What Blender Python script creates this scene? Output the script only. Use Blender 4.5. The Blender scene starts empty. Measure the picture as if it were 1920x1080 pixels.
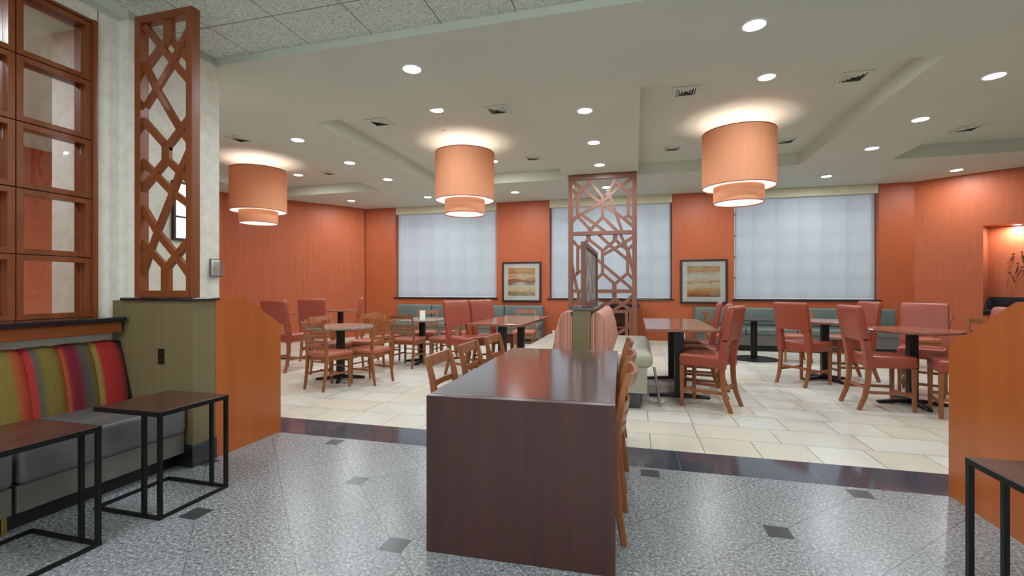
import bpy, bmesh, math, random
from mathutils import Vector, Matrix
random.seed(7)
PI = math.pi
scene = bpy.context.scene
col = scene.collection

# ---------------------------------------------------------------- camera, world, exposure
YAW = math.radians(14.89)
cd = bpy.data.cameras.new('camera'); cam = bpy.data.objects.new('camera', cd); col.objects.link(cam)
cd.sensor_width = 36.0; cd.lens = 36.0 * 865.0 / 1920.0; cd.clip_start = 0.05; cd.clip_end = 100
cam.location = (0, 0, 1.30); cam.rotation_euler = (PI / 2, 0, YAW)
scene.camera = cam
w = bpy.data.worlds.new('world'); scene.world = w; w.use_nodes = True
w.node_tree.nodes['Background'].inputs[0].default_value = (0.74, 0.88, 1.0, 1)
w.node_tree.nodes['Background'].inputs[1].default_value = 0.78
vs = scene.view_settings
vs.view_transform = 'Standard'; vs.look = 'None'; vs.gamma = 1.0; vs.exposure = 0.32; vs.use_curve_mapping = False
scene.cycles.max_bounces = 8; scene.cycles.diffuse_bounces = 5; scene.cycles.glossy_bounces = 3
scene.cycles.transmission_bounces = 5; scene.cycles.sample_clamp_indirect = 4.0

DOWN_W = 17.0      # each recessed downlight
PEND_W = 14.0      # lamp inside each pendant

def area_light(name, loc, rot, size, size_y, watts, color, parent=None, shape='RECTANGLE'):
    ld = bpy.data.lights.new(name, 'AREA'); ld.shape = shape; ld.size = size
    if shape in ('RECTANGLE', 'ELLIPSE'): ld.size_y = size_y
    ld.energy = watts; ld.color = color
    o = bpy.data.objects.new(name, ld); col.objects.link(o); o.location = loc; o.rotation_euler = rot
    if parent: o.parent = parent
    return o
# lobby behind the camera: presumed ceiling lights and an added cool daylight fill
area_light('lobby_ceiling_light', (-2.4, 0.2, 3.49), (0, 0, 0), 1.2, 1.2, 50, (0.92, 0.98, 1.0))
area_light('lobby_ceiling_light', (0.9, 0.2, 3.49), (0, 0, 0), 1.2, 1.2, 50, (0.92, 0.98, 1.0))
area_light('lobby_daylight_fill', (-0.5, -2.9, 1.7), (PI / 2, 0, PI), 4.5, 2.2, 95, (0.78, 0.88, 1.0))

# ---------------------------------------------------------------- materials
def srgb(r, g, b):
    f = lambda c: (c / 255 / 12.92) if c / 255 <= 0.04045 else ((c / 255 + 0.055) / 1.055) ** 2.4
    return (f(r), f(g), f(b), 1)

class NT:
    def __init__(s, name):
        s.m = bpy.data.materials.new(name); s.m.use_nodes = True
        s.t = s.m.node_tree; s.n = s.t.nodes; s.l = s.t.links
        s.b = s.n['Principled BSDF']; s.out = s.n['Material Output']
    def new(s, typ, **kw):
        n = s.n.new(typ)
        for k, v in kw.items(): setattr(n, k, v)
        return n
    def put(s, sock, v):
        if isinstance(v, bpy.types.NodeSocket): s.l.new(v, sock)
        else: sock.default_value = v
    def math(s, op, a, b=0.0, c=0.0):
        n = s.new('ShaderNodeMath', operation=op); s.put(n.inputs[0], a); s.put(n.inputs[1], b)
        if op in ('WRAP', 'MULTIPLY_ADD', 'COMPARE'): s.put(n.inputs[2], c)
        return n.outputs[0]
    def coord(s): return s.new('ShaderNodeTexCoord').outputs['Object']
    def mapping(s, v, scale=(1, 1, 1), rot=(0, 0, 0), loc=(0, 0, 0)):
        n = s.new('ShaderNodeMapping'); s.l.new(v, n.inputs[0]); n.inputs['Scale'].default_value = scale
        n.inputs['Rotation'].default_value = rot; n.inputs['Location'].default_value = loc; return n.outputs[0]
    def noise(s, v, scale, detail=3, rough=0.5):
        n = s.new('ShaderNodeTexNoise'); s.l.new(v, n.inputs['Vector']); n.inputs['Scale'].default_value = scale
        n.inputs['Detail'].default_value = detail; n.inputs['Roughness'].default_value = rough; return n.outputs[0]
    def ramp(s, f, stops, interp='LINEAR'):
        n = s.new('ShaderNodeValToRGB'); s.l.new(f, n.inputs[0]); e = n.color_ramp; e.interpolation = interp
        while len(e.elements) < len(stops): e.elements.new(0.5)
        for el, (p, c) in zip(e.elements, stops): el.position = p; el.color = c
        return n.outputs[0]
    def mix(s, f, a, b, typ='MIX'):
        n = s.new('ShaderNodeMix', data_type='RGBA', blend_type=typ); s.put(n.inputs[0], f); s.put(n.inputs[6], a); s.put(n.inputs[7], b); return n.outputs[2]
    def sep(s, v):
        n = s.new('ShaderNodeSeparateXYZ'); s.l.new(v, n.inputs[0]); return n.outputs
    def bump(s, h, strength, dist=0.01):
        n = s.new('ShaderNodeBump'); n.inputs['Strength'].default_value = strength; n.inputs['Distance'].default_value = dist
        s.l.new(h, n.inputs['Height']); s.l.new(n.outputs[0], s.b.inputs['Normal'])
    def set(s, color=None, rough=None, metal=None, spec=None, coat=None):
        if color is not None: s.put(s.b.inputs['Base Color'], color)
        if rough is not None: s.put(s.b.inputs['Roughness'], rough)
        if metal is not None: s.b.inputs['Metallic'].default_value = metal
        if spec is not None: s.b.inputs['Specular IOR Level'].default_value = spec
        if coat is not None: s.b.inputs['Coat Weight'].default_value = coat; s.b.inputs['Coat Roughness'].default_value = 0.15
        return s.m

def plain(name, rgb, rough=0.5, metal=0.0, var=0.06, scale=8, spec=0.5):
    t = NT(name); c = srgb(*rgb); f = t.noise(t.coord(), scale)
    a = tuple(min(1, x * (1 - var)) for x in c[:3]) + (1,); b = tuple(min(1, x * (1 + var)) for x in c[:3]) + (1,)
    return t.set(t.ramp(f, [(0.3, a), (0.7, b)]), rough, metal, spec)

def wood(name, dark, light, axis='z', rough=0.35, scale=18, spec=0.5, coat=0.0):
    t = NT(name); sc = {'x': (0.06, 1, 1), 'y': (1, 0.06, 1), 'z': (1, 1, 0.06)}[axis]
    v = t.mapping(t.coord(), sc); f = t.noise(v, scale, 5, 0.6)
    f2 = t.noise(t.coord(), 1.7, 2)
    c = t.ramp(f, [(0.25, srgb(*dark)), (0.75, srgb(*light))])
    c = t.mix(t.math('MULTIPLY', f2, 0.35), c, srgb(*dark))
    return t.set(c, rough, 0, spec, coat)

M = {}
M['wood_orange'] = wood('honey_cherry_wood', (126, 72, 38), (168, 104, 62), 'z', 0.3)
M['wood_panel'] = wood('orange_veneer', (166, 84, 32), (188, 103, 44), 'z', 0.28, 9)
M['wood_brown'] = wood('walnut_frame_wood', (114, 58, 28), (146, 80, 42), 'z', 0.35)
M['wood_apron'] = wood('cherry_apron', (128, 62, 28), (152, 80, 40), 'y', 0.35)
M['wood_lattice'] = wood('mocha_lattice_wood', (112, 68, 52), (136, 88, 70), 'z', 0.4)
M['wood_dark'] = wood('dark_espresso_wood', (52, 30, 28), (78, 46, 42), 'z', 0.28, 14)
M['wood_top'] = wood('polished_espresso_top', (58, 32, 30), (78, 46, 42), 'y', 0.13, 12, 0.8, 0.6)
M['wood_side'] = wood('side_table_laminate', (58, 34, 30), (92, 56, 46), 'y', 0.25, 30)
M['wood_tabletop'] = wood('brown_laminate_top', (128, 76, 60), (152, 98, 78), 'y', 0.16, 12, 0.7)
M['black_metal'] = plain('black_powder_metal', (18, 18, 20), 0.4, 0.3)
M['chrome'] = plain('chrome_metal', (190, 190, 190), 0.2, 0.9)
M['vinyl_rose'] = plain('rose_vinyl', (150, 70, 52), 0.34, 0, 0.05, 5)
M['vinyl_salmon'] = plain('salmon_vinyl', (168, 94, 72), 0.38, 0, 0.06, 5)
M['vinyl_grey'] = plain('charcoal_vinyl', (98, 98, 98), 0.42, 0, 0.1, 4)
M['vinyl_green'] = plain('slate_green_vinyl', (98, 110, 106), 0.42, 0, 0.06, 4)
M['vinyl_beige'] = plain('pale_sage_vinyl', (164, 160, 143), 0.42, 0, 0.06, 4)
M['vinyl_taupe'] = plain('taupe_base_laminate', (104, 102, 96), 0.5)
M['soffit'] = plain('ceiling_paint', (200, 208, 196), 0.8, 0, 0.02, 1.2)
M['white'] = plain('white_plastic', (225, 225, 220), 0.5)
M['off_white'] = plain('ivory_paint', (206, 202, 176), 0.6)
M['black_stone'] = plain('black_granite', (24, 26, 32), 0.12, 0, 0.3, 60, 0.7)
M['black_plastic'] = plain('black_plastic', (14, 14, 15), 0.35)
M['mullion'] = plain('grey_mullion', (120, 124, 128), 0.5)
M['mat_board'] = plain('mat_board', (240, 242, 240), 0.6)
M['dark_frame'] = plain('espresso_frame', (48, 28, 24), 0.35)
M['vent_dark'] = plain('vent_shadow', (30, 30, 30), 0.8)
M['brass'] = plain('brass_metal', (150, 120, 60), 0.3, 0.8)

def mk_orange():
    t = NT('orange_wallcovering'); v = t.mapping(t.coord(), (1, 1, 0.03)); f = t.noise(v, 55, 3, 0.6); g = t.noise(t.coord(), 0.9, 2)
    c = t.ramp(f, [(0.25, srgb(162, 79, 45)), (0.75, srgb(184, 97, 58))])
    c = t.mix(t.math('MULTIPLY', g, 0.3), c, srgb(168, 80, 47))
    t.bump(f, 0.12, 0.003); return t.set(c, 0.5, 0, 0.4)
M['orange'] = mk_orange()
def mk_cream():
    t = NT('mottled_cream_plaster'); f = t.noise(t.coord(), 9, 6, 0.7); g = t.noise(t.coord(), 45, 4, 0.6)
    c = t.ramp(f, [(0.3, srgb(208, 206, 194)), (0.7, srgb(234, 233, 222))])
    c = t.mix(t.ramp(g, [(0.42, (0, 0, 0, 1)), (0.7, (0.5, 0.5, 0.5, 1))]), c, srgb(234, 232, 222))
    t.bump(g, 0.15, 0.004); return t.set(c, 0.6)
M['cream'] = mk_cream()
def mk_olive():
    t = NT('olive_stripe_wallcovering'); v = t.coord(); x, y, z = t.sep(v)
    s1 = t.math('ADD', t.math('ADD', x, y), t.math('MULTIPLY', t.math('SINE', t.math('MULTIPLY', z, 160)), 0.0018))
    s = t.math('SINE', t.math('MULTIPLY', s1, 420))
    c = t.mix(t.math('MULTIPLY_ADD', s, 0.5, 0.5), srgb(104, 92, 62), srgb(130, 117, 84))
    return t.set(c, 0.5)
M['olive'] = mk_olive()
def mk_tile_ceiling():
    t = NT('fissured_acoustic_tile'); v = t.coord(); x, y, z = t.sep(v)
    f = t.noise(v, 95, 4, 0.75); g = t.noise(v, 2, 2)
    c = t.ramp(f, [(0.40, srgb(156, 164, 158)), (0.52, srgb(222, 230, 222)), (0.7, srgb(232, 238, 232))])
    def grid(a, off, p):
        q = t.math('WRAP', t.math('SUBTRACT', a, off), p / 2, -p / 2); return t.math('LESS_THAN', t.math('ABSOLUTE', q), 0.004)
    ln = t.math('MAXIMUM', grid(x, -1.56, 0.645), grid(y, 3.12, 0.645))
    c = t.mix(ln, c, srgb(96, 98, 92)); t.bump(f, 0.4, 0.004)
    return t.set(c, 0.85)
M['tile_ceiling'] = mk_tile_ceiling()
def mk_granite():
    t = NT('speckled_granite_tiles'); v = t.coord(); x, y, z = t.sep(v)
    S = 0.637; X0, Y0 = 0.74, 2.74
    f = t.noise(v, 150, 3, 0.75); g = t.noise(v, 60, 2, 0.5)
    P = t.math('DIVIDE', t.math('ADD', t.math('SUBTRACT', x, X0), t.math('SUBTRACT', y, Y0)), S)
    Q = t.math('DIVIDE', t.math('SUBTRACT', t.math('SUBTRACT', x, X0), t.math('SUBTRACT', y, Y0)), S)
    # tone per tile
    wn = t.new('ShaderNodeTexWhiteNoise', noise_dimensions='2D'); cb = t.new('ShaderNodeCombineXYZ')
    t.l.new(t.math('FLOOR', P), cb.inputs[0]); t.l.new(t.math('FLOOR', Q), cb.inputs[1]); t.l.new(cb.outputs[0], wn.inputs[0])
    base = t.ramp(t.math('ADD', t.math('MULTIPLY', f, 0.6), t.math('MULTIPLY', g, 0.4)),
                  [(0.36, srgb(32, 35, 38)), (0.46, srgb(106, 110, 114)), (0.56, srgb(152, 155, 158)), (0.66, srgb(222, 224, 224))])
    base = t.mix(t.math('MULTIPLY', wn.outputs[0], 0.16), base, srgb(170, 172, 174))
    def ln(a): 
        q = t.math('WRAP', a, 0.5, -0.5); return t.math('LESS_THAN', t.math('ABSOLUTE', q), 0.0045)
    lines = t.math('MAXIMUM', ln(P), ln(Q))
    P2 = t.math('WRAP', P, 1.0, -1.0); Q2 = t.math('WRAP', Q, 1.0, -1.0)
    dx = t.math('ABSOLUTE', t.math('MULTIPLY', t.math('ADD', P2, Q2), S / 2)); dy = t.math('ABSOLUTE', t.math('MULTIPLY', t.math('SUBTRACT', P2, Q2), S / 2))
    ins = t.math('LESS_THAN', t.math('MAXIMUM', dx, dy), 0.062)
    c = t.mix(t.math('MULTIPLY', lines, 0.7), base, srgb(58, 58, 60)); c = t.mix(ins, c, srgb(54, 58, 62))
    r = t.math('SUBTRACT', 0.27, t.math('MULTIPLY', ins, 0.01))
    return t.set(c, r, 0, 0.45)
M['granite'] = mk_granite()
def mk_stone_floor():
    t = NT('beige_travertine_tiles'); v = t.coord()
    br = t.new('ShaderNodeTexBrick'); t.l.new(t.mapping(v, (1, 1, 1), (0, 0, 0), (0.13, -3.89, 0)), br.inputs['Vector'])
    br.offset = 0.37; br.offset_frequency = 2; br.squash = 0.62; br.squash_frequency = 2
    br.inputs['Color1'].default_value = (0.0, 0, 0, 1); br.inputs['Color2'].default_value = (1, 1, 1, 1); br.inputs['Mortar'].default_value = (0.5, 0.5, 0.5, 1)
    br.inputs['Scale'].default_value = 1.0; br.inputs['Mortar Size'].default_value = 0.004; br.inputs['Mortar Smooth'].default_value = 0.1
    br.inputs['Brick Width'].default_value = 0.66; br.inputs['Row Height'].default_value = 0.41
    f = t.noise(v, 3.2, 5, 0.6)
    c = t.ramp(br.outputs['Color'], [(0.0, srgb(204, 194, 176)), (0.35, srgb(196, 196, 188)), (0.7, srgb(216, 213, 204)), (1.0, srgb(190, 190, 184))])
    c = t.mix(t.ramp(f, [(0.35, (0, 0, 0, 1)), (0.7, (0.45, 0.45, 0.45, 1))]), c, srgb(220, 209, 188))
    c = t.mix(br.outputs['Fac'], c, srgb(132, 124, 110))
    return t.set(c, 0.3, 0, 0.4)
M['stone'] = mk_stone_floor()
def mk_band():
    t = NT('polished_black_granite_band'); v = t.coord(); x, y, z = t.sep(v); f = t.noise(v, 120, 3)
    c = t.ramp(f, [(0.4, srgb(62, 65, 74)), (0.7, srgb(84, 87, 96))])
    q = t.math('WRAP', t.math('SUBTRACT', x, 0.32), 0.45, -0.45); l = t.math('LESS_THAN', t.math('ABSOLUTE', q), 0.002)
    c = t.mix(l, c, srgb(120, 120, 116)); return t.set(c, 0.09, 0, 0.8)
M['band'] = mk_band()
def mk_stripe():
    t = NT('ombre_striped_weave'); v = t.coord(); x, y, z = t.sep(v)
    n = t.noise(v, 160, 2); cy_ = t.new('ShaderNodeCombineXYZ'); t.l.new(y, cy_.inputs[1]); n2 = t.noise(cy_.outputs[0], 210, 2, 0.8)
    yy = t.math('ADD', y, t.math('MULTIPLY', t.math('SUBTRACT', n2, 0.5), 0.075))
    u = t.math('FRACT', t.math('DIVIDE', t.math('SUBTRACT', 0.94, yy), 0.76))
    # from the far end towards the camera
    grey = srgb(112, 110, 108); slate = srgb(88, 94, 92); red = srgb(184, 54, 54); crim = srgb(128, 40, 56); org = srgb(186, 88, 56); oliv = srgb(140, 122, 62); yel = srgb(158, 138, 74)
    c = t.ramp(u, [(0.0, grey), (0.05, srgb(150, 60, 60)), (0.12, red), (0.24, red), (0.26, yel), (0.31, oliv), (0.37, slate), (0.44, crim), (0.50, crim), (0.52, org), (0.59, oliv), (0.68, oliv), (0.73, slate), (0.76, red), (0.86, org), (0.90, oliv), (1.0, oliv)])
    c = t.mix(t.math('MULTIPLY', n, 0.9), c, srgb(150, 140, 130), 'MULTIPLY')
    t.bump(n, 0.5, 0.004); return t.set(c, 0.9, 0, 0.2)
M['stripe'] = mk_stripe()
def mk_pink_stripe():
    t = NT('pink_cream_striped_fabric'); v = t.coord(); x, y, z = t.sep(v)
    cbn = t.new('ShaderNodeCombineXYZ'); t.l.new(t.math('ADD', t.math('MULTIPLY', y, 0.5), t.math('MULTIPLY', x, 0.9)), cbn.inputs[0])
    f = t.noise(cbn.outputs[0], 26, 3, 0.8)
    c = t.ramp(f, [(0.28, srgb(84, 38, 42)), (0.38, srgb(160, 96, 92)), (0.47, srgb(206, 158, 140)), (0.53, srgb(140, 70, 70)), (0.6, srgb(206, 164, 146)), (0.72, srgb(168, 100, 94)), (0.8, srgb(100, 50, 50))])
    return t.set(c, 0.8, 0, 0.2)
M['pink_stripe'] = mk_pink_stripe()
def mk_granite_top():
    t = NT('speckled_granite_tabletop'); f = t.noise(t.coord(), 70, 4, 0.8)
    return t.set(t.ramp(f, [(0.35, srgb(70, 66, 60)), (0.5, srgb(136, 126, 114)), (0.65, srgb(186, 180, 166))]), 0.15, 0, 0.6)
M['granite_top'] = mk_granite_top()
def mk_shade_fabric(name, rgb, tr, transp, rough=0.9):
    t = NT(name); d = t.new('ShaderNodeBsdfDiffuse'); r = t.new('ShaderNodeBsdfTranslucent'); tp = t.new('ShaderNodeBsdfTransparent')
    v = t.mapping(t.coord(), (1, 1, 0.05)); f = t.noise(v, 30, 3)
    c0 = srgb(*rgb); c = t.ramp(f, [(0.3, tuple(x * 0.95 for x in c0[:3]) + (1,)), (0.7, c0)])
    t.l.new(c, d.inputs[0]); t.l.new(c, r.inputs[0])
    m1 = t.new('ShaderNodeMixShader'); m1.inputs[0].default_value = tr; t.l.new(d.outputs[0], m1.inputs[1]); t.l.new(r.outputs[0], m1.inputs[2])
    m2 = t.new('ShaderNodeMixShader'); m2.inputs[0].default_value = transp; t.l.new(m1.outputs[0], m2.inputs[1]); t.l.new(tp.outputs[0], m2.inputs[2])
    t.l.new(m2.outputs[0], t.out.inputs[0]); return t.m
M['shade'] = mk_shade_fabric('white_roller_fabric', (222, 228, 234), 0.45, 0.17)
M['resin'] = mk_shade_fabric('frosted_resin', (214, 214, 210), 0.5, 0.25)
M['lampshade'] = mk_shade_fabric('salmon_lampshade', (228, 164, 126), 0.13, 0.0)
def emit(name, rgb, s):
    t = NT(name); t.b.inputs['Base Color'].default_value = (0.8, 0.8, 0.8, 1)
    t.b.inputs['Emission Color'].default_value = rgb; t.b.inputs['Emission Strength'].default_value = s; return t.m
M['lens'] = emit('downlight_lens', (0.94, 0.98, 1.0, 1), 14)
M['diffuser'] = emit('pendant_diffuser', (1, 0.96, 0.9, 1), 0.95)
M['lit_glass'] = emit('lit_sconce_glass', (1, 0.98, 0.9, 1), 1.1)
def mk_glass(name, alpha=0.10, rough=0.02, tint=(1, 1, 1, 1)):
    t = NT(name); g = t.new('ShaderNodeBsdfGlossy'); g.inputs['Roughness'].default_value = rough
    tp = t.new('ShaderNodeBsdfTransparent'); tp.inputs[0].default_value = tint
    fr = t.new('ShaderNodeFresnel'); fr.inputs[0].default_value = 1.45
    m = t.new('ShaderNodeMixShader'); t.l.new(t.math('ADD', fr.outputs[0], alpha * 0.2), m.inputs[0]); t.l.new(tp.outputs[0], m.inputs[1]); t.l.new(g.outputs[0], m.inputs[2])
    t.l.new(m.outputs[0], t.out.inputs[0]); return t.m
M['glass'] = mk_glass('clear_glass')
M['acrylic'] = mk_glass('clear_acrylic', 0.4, 0.1, (0.93, 0.93, 0.93, 1))
def mk_art(name, seed, pal):
    t = NT(name); v = t.coord(); x, y, z = t.sep(v)
    n = t.noise(t.mapping(v, (1.6, 1, 7), loc=(seed, 0, seed)), 2.2, 5, 0.6)
    u = t.math('ADD', t.math('MULTIPLY', z, 1.2), t.math('MULTIPLY', t.math('SUBTRACT', n, 0.5), 0.42))
    c = t.ramp(t.math('ADD', u, 0.5), pal)
    f = t.noise(t.mapping(v, (1, 1, 16), loc=(seed, 2, 0)), 3, 4, 0.7)
    c = t.mix(t.ramp(f, [(0.5, (0, 0, 0, 1)), (0.75, (0.55, 0.55, 0.55, 1))]), c, srgb(232, 214, 170))
    return t.set(c, 0.35)
cr, og, oc, br_, gy, lb = srgb(240, 230, 200), srgb(214, 132, 58), srgb(226, 186, 106), srgb(150, 92, 46), srgb(122, 118, 92), srgb(222, 230, 218)
M['art_a'] = mk_art('striped_watercolour', 3.0, [(0.05, lb), (0.13, gy), (0.2, oc), (0.32, cr), (0.4, lb), (0.5, br_), (0.56, og), (0.66, cr), (0.76, og), (0.86, oc), (0.95, og)])
M['art_b'] = mk_art('banded_landscape_abstract', 8.0, [(0.05, gy), (0.12, br_), (0.2, og), (0.3, oc), (0.42, cr), (0.5, og), (0.56, cr), (0.7, lb), (0.78, og), (0.86, oc), (0.95, gy)])

# ---------------------------------------------------------------- mesh builder
class MB:
    def __init__(s): s.bm = bmesh.new()
    def _merge(s, b, mat=None):
        if mat is not None: bmesh.ops.transform(b, matrix=mat, verts=b.verts)
        me = bpy.data.meshes.new('tmp'); b.to_mesh(me); b.free(); s.bm.from_mesh(me); bpy.data.meshes.remove(me); return s
    def box(s, c, size, bev=0.0, seg=2, rot=None):
        b = bmesh.new(); bmesh.ops.create_cube(b, size=1.0)
        bmesh.ops.scale(b, vec=Vector(size), verts=b.verts)
        if bev > 0: bmesh.ops.bevel(b, geom=list(b.edges) + list(b.verts), offset=min(bev, min(size) * 0.49), segments=seg, profile=0.5, affect='EDGES')
        m = Matrix.Translation(Vector(c))
        if rot is not None: m = m @ rot.to_4x4()
        return s._merge(b, m)
    def bb(s, x0, x1, y0, y1, z0, z1, bev=0.0, seg=2):
        return s.box(((x0 + x1) / 2, (y0 + y1) / 2, (z0 + z1) / 2), (abs(x1 - x0), abs(y1 - y0), abs(z1 - z0)), bev, seg)
    def beam(s, p0, p1, wd, th, up=(0, 1, 0), bev=0.0, ext=0.0):
        p0 = Vector(p0); p1 = Vector(p1); d = (p1 - p0); L = d.length + 2 * ext; d.normalize()
        u = Vector(up); u = (u - d * u.dot(d)).normalized(); r = d.cross(u)
        R = Matrix((r, u, d)).transposed()
        return s.box((p0 + p1) / 2, (wd, th, L), bev, 2, R)
    def sweep(s, pts, secs, up=(1, 0, 0)):
        """rectangular section (w along up, t across) swept along pts; secs = (w,t) each"""
        rings = []; n = len(pts); pts = [Vector(p) for p in pts]
        for i, p in enumerate(pts):
            d = (pts[min(i + 1, n - 1)] - pts[max(i - 1, 0)]).normalized()
            u = Vector(up); u = (u - d * u.dot(d)).normalized(); r = d.cross(u)
            wd, th = secs[i] if isinstance(secs, list) else secs
            ch = min(wd, th) * 0.18
            q = []
            for a, b_ in ((-1, -1), (1, -1), (1, 1), (-1, 1)):
                x, y = a * wd / 2, b_ * th / 2
                if a * b_ > 0: q += [(x, y - b_ * ch), (x - a * ch, y)] if (a > 0) else [(x, y - b_ * ch), (x - a * ch, y)]
                else: q += [(x - a * ch, y), (x, y - b_ * ch)]
            rings.append([s.bm.verts.new(p + u * x + r * y) for x, y in q])
        for a, b_ in zip(rings, rings[1:]):
            m = len(a)
            for k in range(m): s.bm.faces.new((a[k], a[(k + 1) % m], b_[(k + 1) % m], b_[k]))
        s.bm.faces.new(rings[0][::-1]); s.bm.faces.new(rings[-1]); return s
    def tube(s, pts, r, seg=12):
        rings = []; pts = [Vector(p) for p in pts]; n = len(pts)
        rr = r if isinstance(r, list) else [r] * n
        for i, p in enumerate(pts):
            d = (pts[min(i + 1, n - 1)] - pts[max(i - 1, 0)]).normalized()
            u = Vector((0, 0, 1)) if abs(d.z) < 0.9 else Vector((1, 0, 0)); u = (u - d * u.dot(d)).normalized(); v = d.cross(u)
            rings.append([s.bm.verts.new(p + rr[i] * (u * math.cos(2 * PI * k / seg) + v * math.sin(2 * PI * k / seg))) for k in range(seg)])
        for a, b_ in zip(rings, rings[1:]):
            for k in range(seg): s.bm.faces.new((a[k], a[(k + 1) % seg], b_[(k + 1) % seg], b_[k]))
        s.bm.faces.new(rings[0][::-1]); s.bm.faces.new(rings[-1]); return s
    def lathe(s, prof, c=(0, 0, 0), seg=40, closed=False):
        rings = []
        for r, z in prof:
            if r < 1e-6: rings.append([s.bm.verts.new((c[0], c[1], c[2] + z))])
            else: rings.append([s.bm.verts.new((c[0] + r * math.cos(2 * PI * k / seg), c[1] + r * math.sin(2 * PI * k / seg), c[2] + z)) for k in range(seg)])
        pr = list(zip(rings, rings[1:]))
        if closed: pr.append((rings[-1], rings[0]))
        for a, b_ in pr:
            for k in range(seg):
                k2 = (k + 1) % seg
                if len(a) == 1 and len(b_) == 1: continue
                if len(a) == 1: s.bm.faces.new((a[0], b_[k], b_[k2]))
                elif len(b_) == 1: s.bm.faces.new((a[k], a[k2], b_[0]))
                else: s.bm.faces.new((a[k], a[k2], b_[k2], b_[k]))
        return s
    def prism(s, poly, a0, a1, axis='x'):
        """poly in the plane normal to axis, extruded from a0 to a1"""
        def P(u, v, a): return {'x': (a, u, v), 'y': (u, a, v), 'z': (u, v, a)}[axis]
        A = [s.bm.verts.new(P(u, v, a0)) for u, v in poly]; B = [s.bm.verts.new(P(u, v, a1)) for u, v in poly]
        n = len(poly)
        for k in range(n): s.bm.faces.new((A[k], A[(k + 1) % n], B[(k + 1) % n], B[k]))
        s.bm.faces.new(A[::-1]); s.bm.faces.new(B); return s
    def quad(s, *p): s.bm.faces.new([s.bm.verts.new(q) for q in p]); return s
    def build(s, name, mat, parent=None, smooth=False, loc=None):
        bmesh.ops.recalc_face_normals(s.bm, faces=s.bm.faces)
        me = bpy.data.meshes.new(name); s.bm.to_mesh(me); s.bm.free()
        if smooth:
            for p in me.polygons: p.use_smooth = True
            try: me.set_sharp_from_angle(angle=math.radians(40))
            except Exception: pass
        o = bpy.data.objects.new(name, me); col.objects.link(o)
        me.materials.append(M[mat] if isinstance(mat, str) else mat)
        if parent: o.parent = parent
        if loc: o.location = loc
        return o

def thing(name, label, cat, loc=(0, 0, 0), rz=0.0, group=None):
    o = bpy.data.objects.new(name, None); o.empty_display_size = 0.1; col.objects.link(o); o.location = loc; o.rotation_euler = (0, 0, rz)
    return tag(o, label, cat, group)
def tag(o, label, cat, group=None):
    o['label'] = label; o['category'] = cat
    if group: o['group'] = group
    return o
def struct(o): o['kind'] = 'structure'; return o
def dup(root, loc, rz=0.0, label=None, group=None):
    r = root.copy(); col.objects.link(r); r.location = loc; r.rotation_euler = (0, 0, rz)
    if label: r['label'] = label
    if group: r['group'] = group
    for ch in list(root.children):
        c = ch.copy(); col.objects.link(c); c.parent = r
        for g in list(ch.children):
            d = g.copy(); col.objects.link(d); d.parent = c
    return r
def face(dx, dy): return math.atan2(dy, dx) - PI / 2     # rotation that points local +Y along (dx, dy)

# ================================================================ SETTING
ZC, ZT, ZL = 3.44, 3.65, 3.51          # soffit, tray, lobby ceiling
YB, YW = 3.57, 11.09                   # bulkhead, window wall
# floors
struct(MB().bb(-4.2, 2.9, -3.1, 3.48, -0.05, 0.0).build('floor', 'granite'))
struct(MB().bb(-4.2, 9.2, 3.48, 3.89, -0.05, 0.0).build('floor', 'band'))
fl = MB(); fl.bb(-9.3, 9.4, 3.89, 11.5, -0.05, 0.0); fl.bb(-9.3, -4.2, -0.3, 3.89, -0.05, 0.0)
struct(fl.build('floor', 'stone'))
# dining ceiling with four trays
trays = [(-8.08, -5.38), (-4.01, -1.31), (0.06, 2.76), (4.13, 6.83)]; TY0, TY1 = 5.10, 9.04
cl = MB(); xs = [-9.3] + [v for t_ in trays for v in t_] + [9.4]
for i in range(len(xs) - 1):
    x0, x1 = xs[i], xs[i + 1]
    if i % 2 == 0: cl.quad((x0, YB, ZC), (x1, YB, ZC), (x1, 11.5, ZC), (x0, 11.5, ZC))
    else:
        cl.quad((x0, YB, ZC), (x1, YB, ZC), (x1, TY0, ZC), (x0, TY0, ZC)); cl.quad((x0, TY1, ZC), (x1, TY1, ZC), (x1, 11.5, ZC), (x0, 11.5, ZC))
        cl.quad((x0, TY0, ZT), (x1, TY0, ZT), (x1, TY1, ZT), (x0, TY1, ZT))
        cl.quad((x0, TY0, ZC), (x1, TY0, ZC), (x1, TY0, ZT), (x0, TY0, ZT)); cl.quad((x0, TY1, ZC), (x1, TY1, ZC), (x1, TY1, ZT), (x0, TY1, ZT))
        cl.quad((x0, TY0, ZC), (x0, TY1, ZC), (x0, TY1, ZT), (x0, TY0, ZT)); cl.quad((x1, TY0, ZC), (x1, TY1, ZC), (x1, TY1, ZT), (x1, TY0, ZT))
cl.quad((-9.3, -3.1, ZC), (-3.9, -3.1, ZC), (-3.9, YB, ZC), (-9.3, YB, ZC))
cl.bb(-9.4, 9.5, -3.2, 11.6, 3.80, 3.85)
struct(cl.build('ceiling', 'soffit'))
struct(MB().quad((-3.9, -3.1, ZL), (2.8, -3.1, ZL), (2.8, YB, ZL), (-3.9, YB, ZL)).build('ceiling', 'tile_ceiling'))
tr = MB(); tr.bb(-3.9, 9.4, YB, YB + 0.02, ZC - 0.001, 3.79); tr.bb(-3.92, -3.90, -3.1, YB + 0.02, ZC - 0.001, 3.79); struct(tr.build('trim_1', 'soffit'))
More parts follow.
